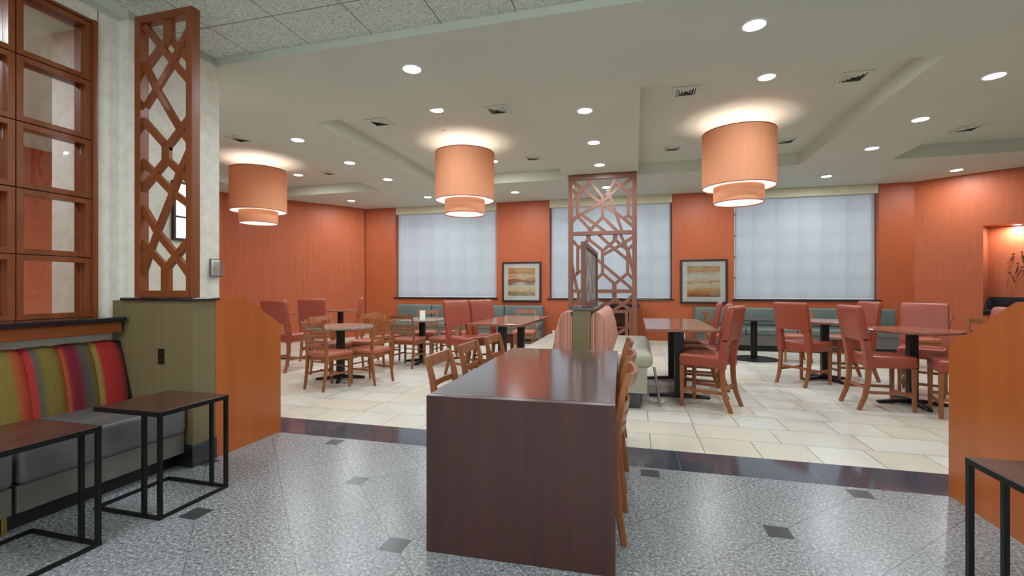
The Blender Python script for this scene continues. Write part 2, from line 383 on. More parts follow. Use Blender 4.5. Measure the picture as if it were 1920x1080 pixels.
# window wall
WIN = [(-6.17, -3.35), (-2.01, 0.83), (2.12, 4.85)]
wl = MB(); px = [-7.35] + [v for t_ in WIN for v in t_] + [5.66]
for i in range(0, len(px), 2): wl.bb(px[i], px[i + 1], YW, YW + 0.3, 0, ZC)
for a, b in WIN: wl.bb(a, b, YW, YW + 0.3, 0, 1.04)
struct(wl.build('wall_back', 'orange'))
def wall_seg(name, p, q, z0, z1, mat, th=0.12):
    p = Vector((p[0], p[1], 0)); q = Vector((q[0], q[1], 0)); d = (q - p); L = d.length; a = math.atan2(d.y, d.x)
    m = MB(); m.box((L / 2, -th / 2, (z0 + z1) / 2), (L, th, z1 - z0))
    o = m.build(name, mat); o.location = p; o.rotation_euler = (0, 0, a); return struct(o)
wall_seg('wall_left', (-7.15, 11.09), (-9.02, 8.35), 0, ZC, 'orange', -0.12)
wall_seg('wall_left', (-9.02, 8.35), (-9.02, -0.2), 0, ZC, 'orange', -0.12)
wall_seg('wall_front', (-9.1, -0.2), (-4.13, -0.2), 0, ZC, 'orange', -0.12)
# right diagonal wall with niche
RD = Vector((1.16, -0.93, 0)).normalized(); RA = math.atan2(RD.y, RD.x)
rw = MB(); NS0, NS1, NZ0, NZ1, ND = 0.98, 3.1, 0.0, 2.45, 0.42
rw.bb(0, NS0, 0, 0.12, 0, ZC); rw.bb(NS1, 4.7, 0, 0.12, 0, ZC); rw.bb(NS0, NS1, 0, 0.12, NZ1, ZC)
rw.bb(NS0 - 0.06, NS0, 0.12, ND, 0, 2.6); rw.bb(NS1, NS1 + 0.06, 0.12, ND, 0, 2.6); rw.bb(NS0 - 0.06, NS1 + 0.06, ND, ND + 0.08, 0, 2.6); rw.bb(NS0, NS1, 0.12, ND, NZ1, 2.55)
o = rw.build('wall_right', 'orange'); o.location = (5.46, 11.09, 0); o.rotation_euler = (0, 0, RA); struct(o)
nroot = Matrix.Translation((5.46, 11.09, 0)) @ Matrix.Rotation(RA, 4, 'Z')
wall_seg('wall_right', (9.05, 8.35), (9.05, YB), 0, ZC, 'orange', -0.12)
wall_seg('wall_right', (9.2, YB), (2.75, YB), 0, ZC, 'cream', 0.12)
wall_seg('wall_right', (2.75, YB + 0.12), (2.75, -3.0), 0, 3.6, 'cream', -0.12)
wall_seg('wall_front', (2.8, -3.0), (-4.1, -3.0), 0, 3.6, 'cream', -0.12)
# lobby left wall: pillar, low wall, wall towards camera
pm = MB(); pm.bb(-4.76, -3.90, 2.77, 3.60, 0, ZC + 0.1); pm.bb(-4.13, -3.90, -3.0, 2.77, 0, 1.05); pm.bb(-4.13, -3.90, -3.0, 0.79, 1.05, 3.6); pm.bb(-4.13, -4.0, 0.79, 2.62, 3.34, ZC); pm.bb(-4.13, -4.0, 2.615, 2.77, 1.05, ZC)
struct(pm.build('wall_lobby', 'cream'))
# baseboards
struct(MB().bb(-7.1, 5.44, YW - 0.02, YW - 0.001, 0, 0.09).build('baseboard_back', 'off_white'))
# windows (frame, muntins, glass) behind the shades
for i, (a, b) in enumerate(WIN):
    m = MB(); y = YW + 0.24
    for k in range(7):
        x = a + (b - a) * k / 6; wd = 0.10 if k in (0, 6) else 0.05; m.bb(x - wd / 2, x + wd / 2, y, y + 0.05, 1.04, ZC)
    for k in range(6):
        z = 1.04 + 2.40 * k / 5; m.bb(a, b, y + 0.002, y + 0.048, z - 0.025, z + 0.025)
    o = m.build('window_%d' % (i + 1), 'mullion'); struct(o)
    g = MB().bb(a, b, y + 0.02, y + 0.026, 1.04, ZC).build('pane', 'glass', o)
# black sills below the shades
for i, (a, b) in enumerate(WIN):
    struct(MB().bb(a - 0.04, b + 0.04, YW - 0.03, YW + 0.12, 1.02, 1.05, 0.004).build('trim_%d' % (i + 2), 'black_stone'))
pos_w = ['left', 'middle', 'right']
for i, (a, b) in enumerate(WIN):
    t = thing('roller_shade', ['white roller shade on the left window beside the television wall', 'white roller shade behind the tall wooden lattice screen', 'widest-looking white roller shade, on the right window by the rose stools'][i], 'window shade', ((a + b) / 2, YW + 0.08, 1.055), 0, 'white roller shades on the window wall')
    h = (b - a) / 2 - 0.004
    MB().bb(-h + 0.03, h - 0.03, 0.03, 0.032, 0.0, 2.24).build('fabric', 'shade', t)
    MB().bb(-h, h, -0.07, 0.06, 2.20, 2.383, 0.004).build('valance', 'off_white', t)
    MB().tube([(-h + 0.04, 0.031, 0.012), (h - 0.04, 0.031, 0.012)], 0.009, 8).build('hem_bar', 'white', t)

# lobby sill (ledge) under the wooden grille
t = MB(); t.bb(-4.13, -3.70, 0.7, 2.62, 1.05, 1.082, 0.006); o = struct(t.build('trim_5', 'black_stone'))
t = MB(); t.bb(-3.899, -3.74, 0.7, 2.61, 0.965, 1.049, 0.006); o = struct(t.build('trim_6', 'wood_apron'))

# ================================================================ wooden box grille
gr = thing('box_grille', 'large brown wooden grille of square glazed boxes above the striped bench', 'window grille', (-4.0, 2.60, 1.083))
MB().bb(-0.13, 0.03, -0.032, 0.0, 0, 2.255).build('end_post', 'wood_brown', gr)
MB().bb(-0.13, 0.02, -1.80, -0.032, 2.235, 2.255).build('top_rail', 'wood_brown', gr)
P_ = 0.4465
def boxunit():
    m = MB(); s_ = 0.4385; f = 0.036
    for (x0, x1, ww) in ((-0.13, 0.0, 0.022), (0.0, 0.016, f)):
        m.bb(x0, x1, -s_, 0, 0, ww); m.bb(x0, x1, -s_, 0, s_ - ww, s_); m.bb(x0, x1, -s_, -s_ + ww, ww, s_ - ww); m.bb(x0, x1, -ww, 0, ww, s_ - ww)
    return m
first = None
for c in range(4):
    for r_ in range(5):
        loc = (0, -0.036 - c * P_, 0.002 + r_ * P_)
        if first is None:
            first = boxunit().build('box_frame', 'wood_brown', gr, loc=loc)
            fp = MB().bb(-0.068, -0.062, -0.4165, -0.022, 0.022, 0.4165).build('pane', 'glass', first)
        else:
            q = first.copy(); col.objects.link(q); q.location = loc; q.parent = gr
            p = fp.copy(); col.objects.link(p); p.parent = q
# ================================================================ pedestal, wings and lattice on the left
pd = thing('pedestal', 'olive striped half-height pedestal with black stone cap and base', 'pedestal', (-3.42, 2.735, 0))
MB().bb(-0.46, 0.32, -0.095, 0.095, 0.16, 1.205).build('body', 'olive', pd)
MB().bb(-0.31, 0.335, -0.11, 0.095, 0.0, 0.16, 0.004).build('base_tile', 'black_stone', pd)
MB().bb(-0.355, 0.345, -0.12, 0.115, 1.206, 1.228, 0.006).build('cap', 'black_stone', pd)
ol = MB().bb(-0.0, 0.056, -0.102, -0.0955, 0.735, 0.85, 0.002).build('outlet', 'black_plastic', pd)
m = MB()
for z in (0.766, 0.818): m.bb(0.012, 0.044, -0.105, -0.102, z - 0.016, z + 0.016, 0.001)
m.build('socket', 'dark_frame', ol)
for sx, lab in ((-1, 'orange-brown wooden partition panel with sloped top beside the olive pedestal'), (1, 'orange-brown wooden partition panel with sloped top at the right edge behind the black-legged table')):
    x = -3.12 if sx < 0 else 1.925
    m = MB(); m.prism([(2.832, 0.0), (3.50, 0.0), (3.50, 0.975 if sx < 0 else 0.92), (3.09, 1.228 if sx < 0 else 1.165), (2.97, 1.228), (2.832, 1.228)], x - 0.022, x + 0.022, 'x')
    tag(m.build('partition_panel', 'wood_panel'), lab, 'partition')
# low wall behind right panel
rp = thing('pedestal', 'olive striped pedestal with black cap behind the right sloped wooden panel', 'pedestal', (2.2, 2.735, 0))
MB().bb(-0.28, 0.54, -0.095, 0.095, 0.0, 1.205).build('body', 'olive', rp)
MB().bb(-0.30, 0.54, -0.12, 0.095, 1.206, 1.228, 0.006).build('cap', 'black_stone', rp)

def lattice(name, label, x0, x1, y, z0, z1, post, depth, bars, barw, mat, rails=(), bardepth=0.5, cat='screen'):
    t = thing(name, label, cat, ((x0 + x1) / 2, y, z0)); cx = (x0 + x1) / 2
    fr = MB(); H = z1 - z0; hw = (x1 - x0) / 2
    fr.bb(-hw, -hw + post, -depth / 2, depth / 2, 0, H, 0.004); fr.bb(hw - post, hw, -depth / 2, depth / 2, 0, H, 0.004)
    fr.bb(-hw + post, hw - post, -depth / 2, depth / 2, H - post, H, 0.004); fr.bb(-hw + post, hw - post, -depth / 2, depth / 2, 0, post * 0.9, 0.004)
    for z in rails: fr.bb(-hw + post, hw - post, -depth / 2 * 0.9, depth / 2 * 0.9, z - z0 - post * 0.42, z - z0 + post * 0.42, 0.003)
    fr.build('frame', mat, t)
    m = MB()
    for i, b in enumerate(bars):
        (xa, za, xb, zb) = b[:4]; wd = b[4] if len(b) > 4 else barw
        k = 0.0006 * (i % 5)
        m.beam((xa - cx, k, za - z0), (xb - cx, k, zb - z0), wd, depth * bardepth - 0.003 * (i % 4), (0, 1, 0), 0, 0.004)
    m.build('lattice', mat, t); return t
CA, SA = math.cos(YAW), math.sin(YAW)
def at_y(px_, py_, y):      # point of the plane y seen at a photo position; used once to lay out the fretwork
    u = (px_ - 960) / 865; v = (540 - py_) / 865; dx = -SA + u * CA; dy = CA + u * SA; t_ = y / dy; return dx * t_, 1.3 + t_ * v
A6 = lambda x, y: (240 + x / 3.6, y / 3.6)
A7 = lambda x, y: (240 + x / 3.6, 280 + y / 3.6)
segs6 = [(265, 120, 265, 285, 1.6), (110, 175, 300, 420), (300, 420, 420, 560), (265, 250, 430, 430), (265, 255, 195, 335), (430, 150, 335, 330), (335, 330, 285, 430), (285, 430, 110, 715), (205, 325, 100, 470), (100, 430, 185, 600), (185, 600, 340, 865), (340, 865, 430, 985), (95, 810, 240, 975), (430, 760, 270, 970), (250, 950, 250, 1010, 1.5)]
segs7 = [(250, -10, 250, 80, 1.5), (245, 75, 90, 270), (262, 75, 420, 225), (80, 70, 290, 290), (290, 290, 420, 385), (430, -40, 335, 170), (335, 170, 285, 310), (285, 310, 185, 560), (185, 560, 85, 850), (90, 390, 190, 560), (190, 560, 310, 710), (310, 710, 420, 870), (85, 620, 245, 800), (420, 590, 250, 800), (247, 780, 247, 950, 1.6)]
bars = []
for A, sg in ((A6, segs6), (A7, segs7)):
    for s_ in sg:
        a = at_y(*A(s_[0], s_[1]), 2.72); b = at_y(*A(s_[2], s_[3]), 2.72); bars.append((a[0], a[1], b[0], b[1], 0.05 * (s_[4] if len(s_) > 4 else 1)))
lattice('lattice_screen', 'tall narrow brown geometric lattice screen standing on the olive pedestal', -3.745, -3.18, 2.735, 1.229, 3.40, 0.058, 0.07, bars, 0.043, 'wood_brown')
A8 = lambda x, y: (1020 + x / 3.6, 300 + y / 3.6)
A9 = lambda x, y: (1040 + x / 4.155, 420 + y / 4.155)
s8 = [(310, 120, 310, 155, 1.5), (310, 150, 225, 235), (180, 135, 270, 205), (270, 205, 470, 350), (470, 350, 545, 400), (545, 400, 610, 455), (225, 230, 225, 375), (180, 190, 225, 235), (180, 425, 225, 378), (225, 378, 390, 290), (390, 290, 500, 190), (500, 190, 605, 115), (480, 115, 480, 152, 1.5), (485, 150, 570, 215), (570, 215, 570, 375), (570, 215, 610, 180), (395, 240, 395, 385), (395, 385, 310, 475), (395, 385, 500, 485), (225, 378, 320, 480), (255, 370, 430, 495), (570, 372, 535, 402), (570, 372, 610, 415), (300, 130, 395, 250, 0.8), (485, 130, 420, 240, 0.8), (430, 200, 530, 490), (310, 470, 310, 490, 1.5),
      (510, 490, 570, 620), (570, 620, 610, 790), (300, 505, 300, 540, 1.5), (180, 530, 235, 590), (300, 535, 395, 610), (300, 540, 235, 595), (228, 590, 228, 765), (370, 505, 450, 580), (450, 580, 560, 670), (560, 670, 610, 710), (480, 505, 480, 540, 1.5), (480, 540, 395, 615), (485, 540, 530, 585), (610, 515, 500, 585), (500, 585, 390, 645), (395, 610, 395, 770), (565, 600, 565, 765), (530, 580, 565, 610), (565, 605, 610, 565), (355, 670, 475, 770), (475, 770, 600, 875), (395, 765, 475, 835), (475, 830, 475, 880, 1.5), (565, 765, 475, 840), (395, 765, 345, 815), (345, 815, 285, 880), (228, 765, 185, 800), (228, 760, 290, 735), (185, 690, 225, 885), (565, 765, 610, 810)]
s9 = [(465, 540, 465, 590, 1.5), (465, 585, 400, 640), (470, 585, 545, 640), (615, 550, 545, 615), (545, 615, 430, 690), (430, 685, 560, 680), (550, 640, 600, 690), (560, 680, 560, 900), (592, 650, 592, 900), (450, 880, 545, 820), (545, 820, 625, 735), (185, 540, 190, 600), (130, 620, 240, 580), (400, 640, 400, 900), (400, 640, 330, 600), (240, 580, 330, 660)]
bars = []
for A, sg in ((A8, s8), (A9, s9)):
    for s_ in sg:
        a = at_y(*A(s_[0], s_[1]), 8.8); b = at_y(*A(s_[2], s_[3]), 8.8); bars.append((a[0], a[1], b[0], b[1], 0.056 * (s_[4] if len(s_) > 4 else 1)))
for (a, b) in (((-1.14, 0.12), (-0.6, 0.42)), ((-0.6, 0.42), (-0.05, 0.12)), ((-1.14, 0.7), (-0.8, 0.42)), ((-0.8, 0.42), (-0.8, 0.1))): bars.append((a[0], a[1], b[0], b[1], 0.056))
lattice('lattice_screen', 'floor-to-ceiling mocha lattice room divider in front of the middle window', -1.22, 0.04, 8.8, 0.0, 3.43, 0.085, 0.11, bars, 0.056, 'wood_lattice', rails=(2.33, 1.24))

# framed glowing wall lantern seen through the lattice
t = thing('wall_sconce', 'narrow dark-framed lit wall sconce seen through the pedestal lattice', 'sconce', (-3.90, 3.21, 1.98))
m = MB(); m.bb(0, 0.03, -0.09, -0.07, -0.26, 0.26); m.bb(0, 0.03, 0.07, 0.09, -0.26, 0.26); m.bb(0, 0.03, -0.07, 0.07, 0.24, 0.26); m.bb(0, 0.03, -0.07, 0.07, -0.26, -0.24); m.bb(0, 0.03, -0.07, 0.07, -0.06, -0.045)
m.build('frame', 'dark_frame', t); MB().bb(0.002, 0.02, -0.07, 0.07, -0.24, 0.24).build('glass', 'lit_glass', t)
# acrylic holder
t = thing('brochure_holder', 'clear acrylic brochure holder fixed to the cream pillar corner', 'brochure holder', (-3.90, 3.55, 1.48))
m = MB(); m.bb(0.001, 0.008, -0.06, 0.05, -0.07, 0.10); m.bb(0.05, 0.055, -0.06, 0.05, -0.07, 0.07); m.bb(0.001, 0.055, -0.06, 0.05, -0.07, -0.065); m.build('pocket', 'acrylic', t)
MB().bb(0.012, 0.016, -0.05, 0.04, -0.06, 0.09).build('card', 'white', t)

# ================================================================ striped banquette bench
bn = thing('banquette', 'striped-back lobby bench with charcoal seat cushions under the wooden grille', 'bench', (-3.5, 1.7, 0))
for y0, y1 in ((-0.02, 0.93), (-0.98, -0.03), (-1.94, -0.99)):
    MB().bb(-0.28, 0.37, y0 + 0.004, y1 - 0.004, 0.25, 0.465, 0.035, 4).build('seat_cushion', 'vinyl_grey', bn, True)
    MB().bb(-0.36, 0.345, y0 + 0.006, y1 - 0.006, 0.105, 0.25, 0.004).build('base_panel', 'vinyl_taupe', bn)
MB().bb(-0.36, 0.26, -1.9, 0.9, 0.0, 0.104).build('toe_kick', 'black_plastic', bn)
MB().tube([(0.30, -0.045, 0.0), (0.30, -0.045, 0.105)], 0.012, 10).build('leg', 'brass', bn)
MB().prism([(-0.39, 0.2), (-0.14, 0.2), (-0.16, 0.42), (-0.3, 0.90), (-0.39, 0.90)], 0.915, 0.936, 'y').build('end_cap', 'black_plastic', bn)
def channel(y1, wd=0.19):
    m = MB(); n = 9; rings = []
    prof = [(-0.385, 0.42), (-0.16, 0.42), (-0.165, 0.52), (-0.185, 0.64), (-0.215, 0.76), (-0.245, 0.85), (-0.275, 0.895), (-0.32, 0.912), (-0.385, 0.905)]
    for k in range(n):
        f = k / (n - 1); yy = y1 - wd * f; e = (1 - (2 * f - 1) ** 4) * 0.022 - 0.022
        ring = []
        for j, (x, z) in enumerate(prof):
            ex = e if 0 < j < 8 else 0; ez = e * 0.7 if j >= 5 else 0
            ring.append(m.bm.verts.new((x + ex, yy, z + ez)))
        rings.append(ring)
    for a, b in zip(rings, rings[1:]):
        for j in range(len(prof)): m.bm.faces.new((a[j], a[(j + 1) % 9], b[(j + 1) % 9], b[j]))
    m.bm.faces.new(rings[0]); m.bm.faces.new(rings[-1][::-1]); return m
for k in range(14):
    m = channel(0.915 - 0.19 * k); o = m.build('backrest_channel', 'stripe', bn, True)

# pattern uses object coordinates: shift so the repeat starts at the far end
# (the bench empty sits at y 1.7, the weave is written for world y 2.64)

# ================================================================ side tables
def side_table(label, loc, sx=1, rz=0.0, group=None):
    t = thing('side_table', label, 'side table', loc, rz, group); W, D, Z = 0.50, 0.45, 0.605; r = 0.018
    MB().bb(-W + 0.004, -0.004, 0.004, D - 0.004, Z - 0.018, Z - 0.001, 0.002).build('tabletop', 'wood_side', t)
    for z in (Z - 0.028, 0.0):
        m = MB(); z1 = z + (0.026 if z > 0 else r); a = 0.003
        m.bb(-W, 0, 0 - a, r - a, z, z1); m.bb(-W, 0, D - r + a, D + a, z, z1); m.bb(-W - a, -W + r - a, 0, D, z + 0.001, z1 - 0.001); m.bb(-r + a, a, 0, D, z + 0.001, z1 - 0.001)
        m.build('top_frame' if z > 0 else 'base_frame', 'black_metal', t)
    for x in (-r / 2, -0.125):
        for y in (r / 2, D - r / 2):
            MB().bb(x - r / 2 - 0.001, x + r / 2 + 0.001, y - r / 2 - 0.001, y + r / 2 + 0.001, 0.002, Z - 0.002).build('leg', 'black_metal', t)
    return t
st = side_table('black-framed side table with dark wood top in front of the olive pedestal', (-2.565, 1.985, 0))
dup(st, (-2.605, 1.27, 0), 0, 'black-framed side table cut off by the left edge of the photo')
dup(st, (1.32, 2.32, 0), PI / 1, 'black-framed side table at the right edge by the sloped wooden panel')

# ================================================================ communal table
ct = thing('communal_table', 'large dark espresso wood table with solid end panel in the middle foreground', 'table', (-0.565, 3.04, 0), math.radians(1.6))
MB().bb(-0.455, 0.455, -0.883, 0.883, 0.712, 0.77, 0.003).build('tabletop', 'wood_top', ct)
MB().bb(-0.455, 0.455, 0.883, 0.935, 0.712, 0.77, 0.003).build('end_rail', 'wood_top', ct)
for y0_, y1_, zt_ in ((-0.935, -0.884, 0.77), (0.64, 0.69, 0.711)):
    MB().bb(-0.456, 0.456, y0_, y1_, 0.0, zt_, 0.003).build('end_panel', 'wood_dark', ct)
MB().bb(-0.02, 0.02, -0.88, 0.64, 0.35, 0.70).build('stretcher_panel', 'wood_dark', ct)

# ================================================================ ladder-back cafe chair (front = +Y)
def cafe_chair(label, loc, rz, group):
    t = thing('cafe_chair', label, 'chair', loc, rz, group); wd = 'wood_orange'
    m = MB(); m.box((0, 0.01, 0.449), (0.42, 0.42, 0.065), 0.03, 4); m.build('seat', 'vinyl_salmon', t, True)
    m = MB(); m.bb(-0.185, 0.185, -0.17, -0.15, 0.375, 0.417); m.bb(-0.185, 0.185, 0.165, 0.185, 0.375, 0.417); m.bb(-0.192, -0.172, -0.17, 0.185, 0.376, 0.416); m.bb(0.172, 0.192, -0.17, 0.185, 0.376, 0.416)
    m.build('seat_frame', wd, t)
    for s_ in (-1, 1):
        MB().sweep([(s_ * 0.178, 0.175, 0.0), (s_ * 0.178, 0.178, 0.2), (s_ * 0.178, 0.178, 0.418)], [(0.026, 0.026), (0.032, 0.032), (0.038, 0.038)]).build('leg', wd, t)
        MB().sweep([(s_ * 0.182, -0.235, 0.0), (s_ * 0.184, -0.205, 0.18), (s_ * 0.187, -0.185, 0.40), (s_ * 0.189, -0.192, 0.56), (s_ * 0.19, -0.222, 0.74), (s_ * 0.19, -0.255, 0.865)],
                   [(0.028, 0.030), (0.030, 0.038), (0.030, 0.046), (0.030, 0.044), (0.030, 0.036), (0.030, 0.028)]).build('leg', wd, t)
    def bow(z0, z1, y0, y1, th, dep=0.028):
        m = MB(); n = 9; rings = []
        for k in range(n):
            f = k / (n - 1); x = -0.19 + 0.38 * f; c = dep * (1 - (2 * f - 1) ** 2)
            rings.append([m.bm.verts.new(v) for v in ((x, y0 - c, z0), (x, y0 - c + th, z0), (x, y1 - c + th, z1), (x, y1 - c, z1))])
        for a, b in zip(rings, rings[1:]):
            for j in range(4): m.bm.faces.new((a[j], a[(j + 1) % 4], b[(j + 1) % 4], b[j]))
        m.bm.faces.new(rings[0]); m.bm.faces.new(rings[-1][::-1]); return m
    # crest rail wider than the posts with dipped ends
    m = MB(); n = 13; rings = []
    for k in range(n):
        f = k / (n - 1); x = -0.208 + 0.416 * f; e = (2 * f - 1) ** 2; c = 0.034 * (1 - e); zt = 0.872 - 0.012 * (1 - e) ; zb = 0.795 + 0.006 * e
        rings.append([m.bm.verts.new(v) for v in ((x, -0.252 - c, zb), (x, -0.230 - c, zb), (x, -0.248 - c, zt), (x, -0.272 - c, zt))])
    for a, b in zip(rings, rings[1:]):
        for j in range(4): m.bm.faces.new((a[j], a[(j + 1) % 4], b[(j + 1) % 4], b[j]))
    m.bm.faces.new(rings[0]); m.bm.faces.new(rings[-1][::-1]); m.build('crest_rail', wd, t)
    for z in (0.685, 0.625, 0.565):
        y0 = -0.192 - max(0, (z - 0.5)) * 0.16; bow(z - 0.017, z + 0.017, y0 - 0.006, y0 - 0.012, 0.014).build('slat', wd, t)
    m = MB()
    for s_ in (-1, 1): m.beam((s_ * 0.180, -0.20, 0.20), (s_ * 0.178, 0.175, 0.20), 0.016, 0.024, (0, 0, 1))
    m.beam((-0.178, 0.0, 0.215), (0.178, 0.0, 0.215), 0.02, 0.016, (0, 0, 1)); m.beam((-0.178, 0.176, 0.26), (0.178, 0.176, 0.26), 0.02, 0.016, (0, 0, 1))
    m.build('stretcher', wd, t); return t
G1, G2 = 'wooden ladder-back cafe chairs', 'rose vinyl high-back stools'
c0 = cafe_chair('ladder-back chair, nearest of the three on the left side of the dark communal table', (-1.0, 2.84, 0), face(1, 0.03), G1)
def cc(x, y, dx, dy, lab): return dup(c0, (x, y, 0), face(dx, dy), lab)
cc(-1.01, 3.42, 1, 0, 'ladder-back chair, middle of the three on the left side of the dark communal table')
cc(-1.0, 4.02, 1, -0.02, 'ladder-back chair, farthest of the three on the left side of the dark communal table')
cc(-0.285, 2.58, -1, 0.0, 'ladder-back chair, nearest of the three on the right side of the dark communal table')
cc(-0.29, 3.20, -1, 0.02, 'ladder-back chair, middle of the three on the right side of the dark communal table')
cc(-0.31, 3.96, -1, 0, 'ladder-back chair, farthest of the three on the right side of the dark communal table')
cc(-3.86, 5.22, 0.28, 1, 'ladder-back chair with its back to the camera at the front granite table')
cc(-3.53, 5.67, -1, 0.18, 'ladder-back chair on the right side of the front granite table')
cc(-4.44, 6.05, 1, -0.2, 'ladder-back chair on the far left side of the front granite table')
cc(-4.13, 6.52, 0.1, -1, 'ladder-back chair behind the front granite table, facing the camera')
cc(-3.63, 6.99, 0.04, 1, 'ladder-back chair with its back to the camera at the rear granite table')
cc(-3.12, 7.30, -1, 0.1, 'ladder-back chair on the right side of the rear granite table, beside the rose stools')
cc(-4.20, 7.22, 1, 0.1, 'ladder-back chair on the left side of the rear granite table')
cc(-3.88, 8.12, 0.25, -1, 'ladder-back chair behind the rear granite table, left one of two facing the camera')
cc(-3.30, 8.22, -0.3, -1, 'ladder-back chair behind the rear granite table, right one of two facing the camera')
cc(-2.08, 8.75, 0.1, -1, 'ladder-back chair beyond the left counter table below the left painting')
cc(1.52, 9.12, 1, 0.1, 'ladder-back chair left of the black round table below the right window')
cc(2.73, 9.22, -1, 0, 'ladder-back chair right of the black round table below the right window')
cc(3.42, 9.15, -0.9, 0.3, 'ladder-back chair behind the rose stools in front of the long right banquette')
cc(4.62, 9.05, -1, 0.1, 'ladder-back chair behind the right round table near the end of the banquette')
cc(4.72, 7.75, -0.3, -1, 'ladder-back chair peeking over the right sloped wooden panel')

# ================================================================ rose vinyl counter stool (front = +Y)
def stool(label, loc, rz, group):
    t = thing('counter_stool', label, 'stool', loc, rz, group); V = 'vinyl_rose'; wd = 'wood_orange'
    m = MB(); m.box((0, 0.02, 0.515), (0.45, 0.44, 0.13), 0.03, 4); m.build('seat', V, t, True)
    # padded back: outline with an opening above the seat, leaning backwards
    def Y(z): return -0.175 - max(0, z - 0.55) * 0.17
    out = MB(); hw = 0.232; th = 0.075
    zs = [0.45, 0.52, 0.60, 0.68, 0.755]
    for s_ in (-1, 1):
        x0, x1 = (hw - 0.072) * s_, hw * s_
        rings = []
        for z in zs:
            y = Y(z); rings.append([out.bm.verts.new(v) for v in ((x0, y - th + 0.006, z), (x1, y - th + 0.006, z), (x1, y, z), (x0, y, z))])
        for a, b in zip(rings, rings[1:]):
            for j in range(4): out.bm.faces.new((a[j], a[(j + 1) % 4], b[(j + 1) % 4], b[j]))
        out.bm.faces.new(rings[0]); out.bm.faces.new(rings[-1])
    def ring(z, ins=0.0, ty=0.0, y_off=0.0):
        y = Y(z); r = 0.016; a = hw - ins; q = []
        for (cx, cy, s0) in ((a - r, y - r - ty, 0), (-a + r, y - r - ty, 1), (-a + r, y - th + r + ty, 2), (a - r, y - th + r + ty, 3)):
            for k in range(4): an = PI / 2 * (s0 + k / 3); q.append((cx + r * math.cos(an), cy + r * math.sin(an), z))
        return [out.bm.verts.new(v) for v in q]
    zz = [(0.742, 0, 0), (0.80, 0, 0), (0.90, 0, 0), (1.0, 0, 0), (1.07, 0, 0), (1.093, 0.004, 0.004), (1.105, 0.012, 0.013), (1.11, 0.024, 0.02)]
    rings = [ring(*a) for a in zz]
    for a, b in zip(rings, rings[1:]):
        n = len(a)
        for j in range(n): out.bm.faces.new((a[j], a[(j + 1) % n], b[(j + 1) % n], b[j]))
    out.bm.faces.new(rings[0]); out.bm.faces.new(rings[-1])
    out.build('backrest', V, t, True)
    for s_ in (-1, 1):
        MB().sweep([(s_ * 0.198, 0.212, 0.0), (s_ * 0.198, 0.212, 0.25), (s_ * 0.198, 0.212, 0.455)], [(0.032, 0.032), (0.038, 0.038), (0.044, 0.044)]).build('leg', wd, t)
        MB().sweep([(s_ * 0.20, -0.30, 0.0), (s_ * 0.20, -0.245, 0.14), (s_ * 0.20, -0.215, 0.30), (s_ * 0.20, -0.21, 0.452)], [(0.034, 0.040), (0.038, 0.046), (0.042, 0.05), (0.046, 0.054)]).build('leg', wd, t)
    m = MB()
    for s_ in (-1, 1): m.beam((s_ * 0.198, -0.235, 0.19), (s_ * 0.198, 0.21, 0.19), 0.03, 0.02, (1, 0, 0))
    m.beam((-0.198, 0.212, 0.15), (0.198, 0.212, 0.15), 0.02, 0.03, (0, 0, 1)); m.beam((-0.198, -0.222, 0.235), (0.198, -0.222, 0.235), 0.02, 0.03, (0, 0, 1))
    m.build('stretcher', wd, t); return t
s0 = stool('rose high-back stool, nearest of the three right of the right counter table', (0.78, 5.50, 0), face(-0.88, 0.42), G2)
def ss(x, y, dx, dy, lab): return dup(s0, (x, y, 0), face(dx, dy), lab)
ss(0.80, 6.12, -1, 0.22, 'rose high-back stool, middle of the three right of the right counter table')
ss(0.80, 6.74, -1, 0.18, 'rose high-back stool, farthest of the three right of the right counter table')
ss(-2.40, 6.48, 0.86, -0.505, 'rose high-back stool, left one of the touching pair left of the left counter table')
ss(-2.145, 6.925, 0.86, -0.505, 'rose high-back stool, right one of the touching pair left of the left counter table')
ss(2.25, 7.12, 0.78, 0.62, 'rose high-back stool with its back to the camera left of the middle round table')
ss(2.93, 7.60, -1, -0.15, 'rose high-back stool on the far right side of the middle round table')
ss(2.60, 5.92, 1, 0.05, 'rose high-back stool on the left side of the right round table')
ss(3.41, 6.76, -0.5, -0.86, 'rose high-back stool behind the right round table, facing the camera')
ss(3.20, 5.66, -0.9, 0.25, 'rose high-back stool partly hidden by the right sloped wooden panel')
ss(-5.36, 6.22, 0.02, 1, 'rose high-back stool nearest the left sloped wooden panel, below the television')
ss(-5.64, 7.28, -0.35, 1, 'rose high-back stool below the television, second from the left panel')
ss(-5.52, 7.96, -0.84, -0.55, 'rose high-back stool seen edge-on right of the far small table')

# ================================================================ dining tables
def base_cross(t, h, R=0.33, rz=0.3):
    MB().bb(-0.042, 0.042, -0.042, 0.042, 0.05, h).build('column', 'black_metal', t)
    m = MB()
    for k in range(2):
        a = rz + k * PI / 2; d = Vector((math.cos(a), math.sin(a), 0)); zo = 0.003 * k
        m.sweep([-R * d + Vector((0, 0, 0.016)), -0.12 * d + Vector((0, 0, 0.036 + zo)), 0.12 * d + Vector((0, 0, 0.036 + zo)), R * d + Vector((0, 0, 0.016))], [(0.026, 0.05), (0.046, 0.06), (0.046, 0.06), (0.026, 0.05)], (0, 0, 1))
    m.build('foot', 'black_metal', t)
def round_table(label, x, y, z, r, mat, th=0.03, rz=0.3, seg=48):
    t = thing('round_table', label, 'table', (x, y, 0), 0, 'round pedestal tables')
    MB().lathe([(0, z - th), (r - 0.008, z - th), (r, z - th + 0.006), (r, z - 0.006), (r - 0.006, z), (0, z)], seg=seg).build('tabletop', mat, t)
    base_cross(t, z - th, 0.33, rz); return t
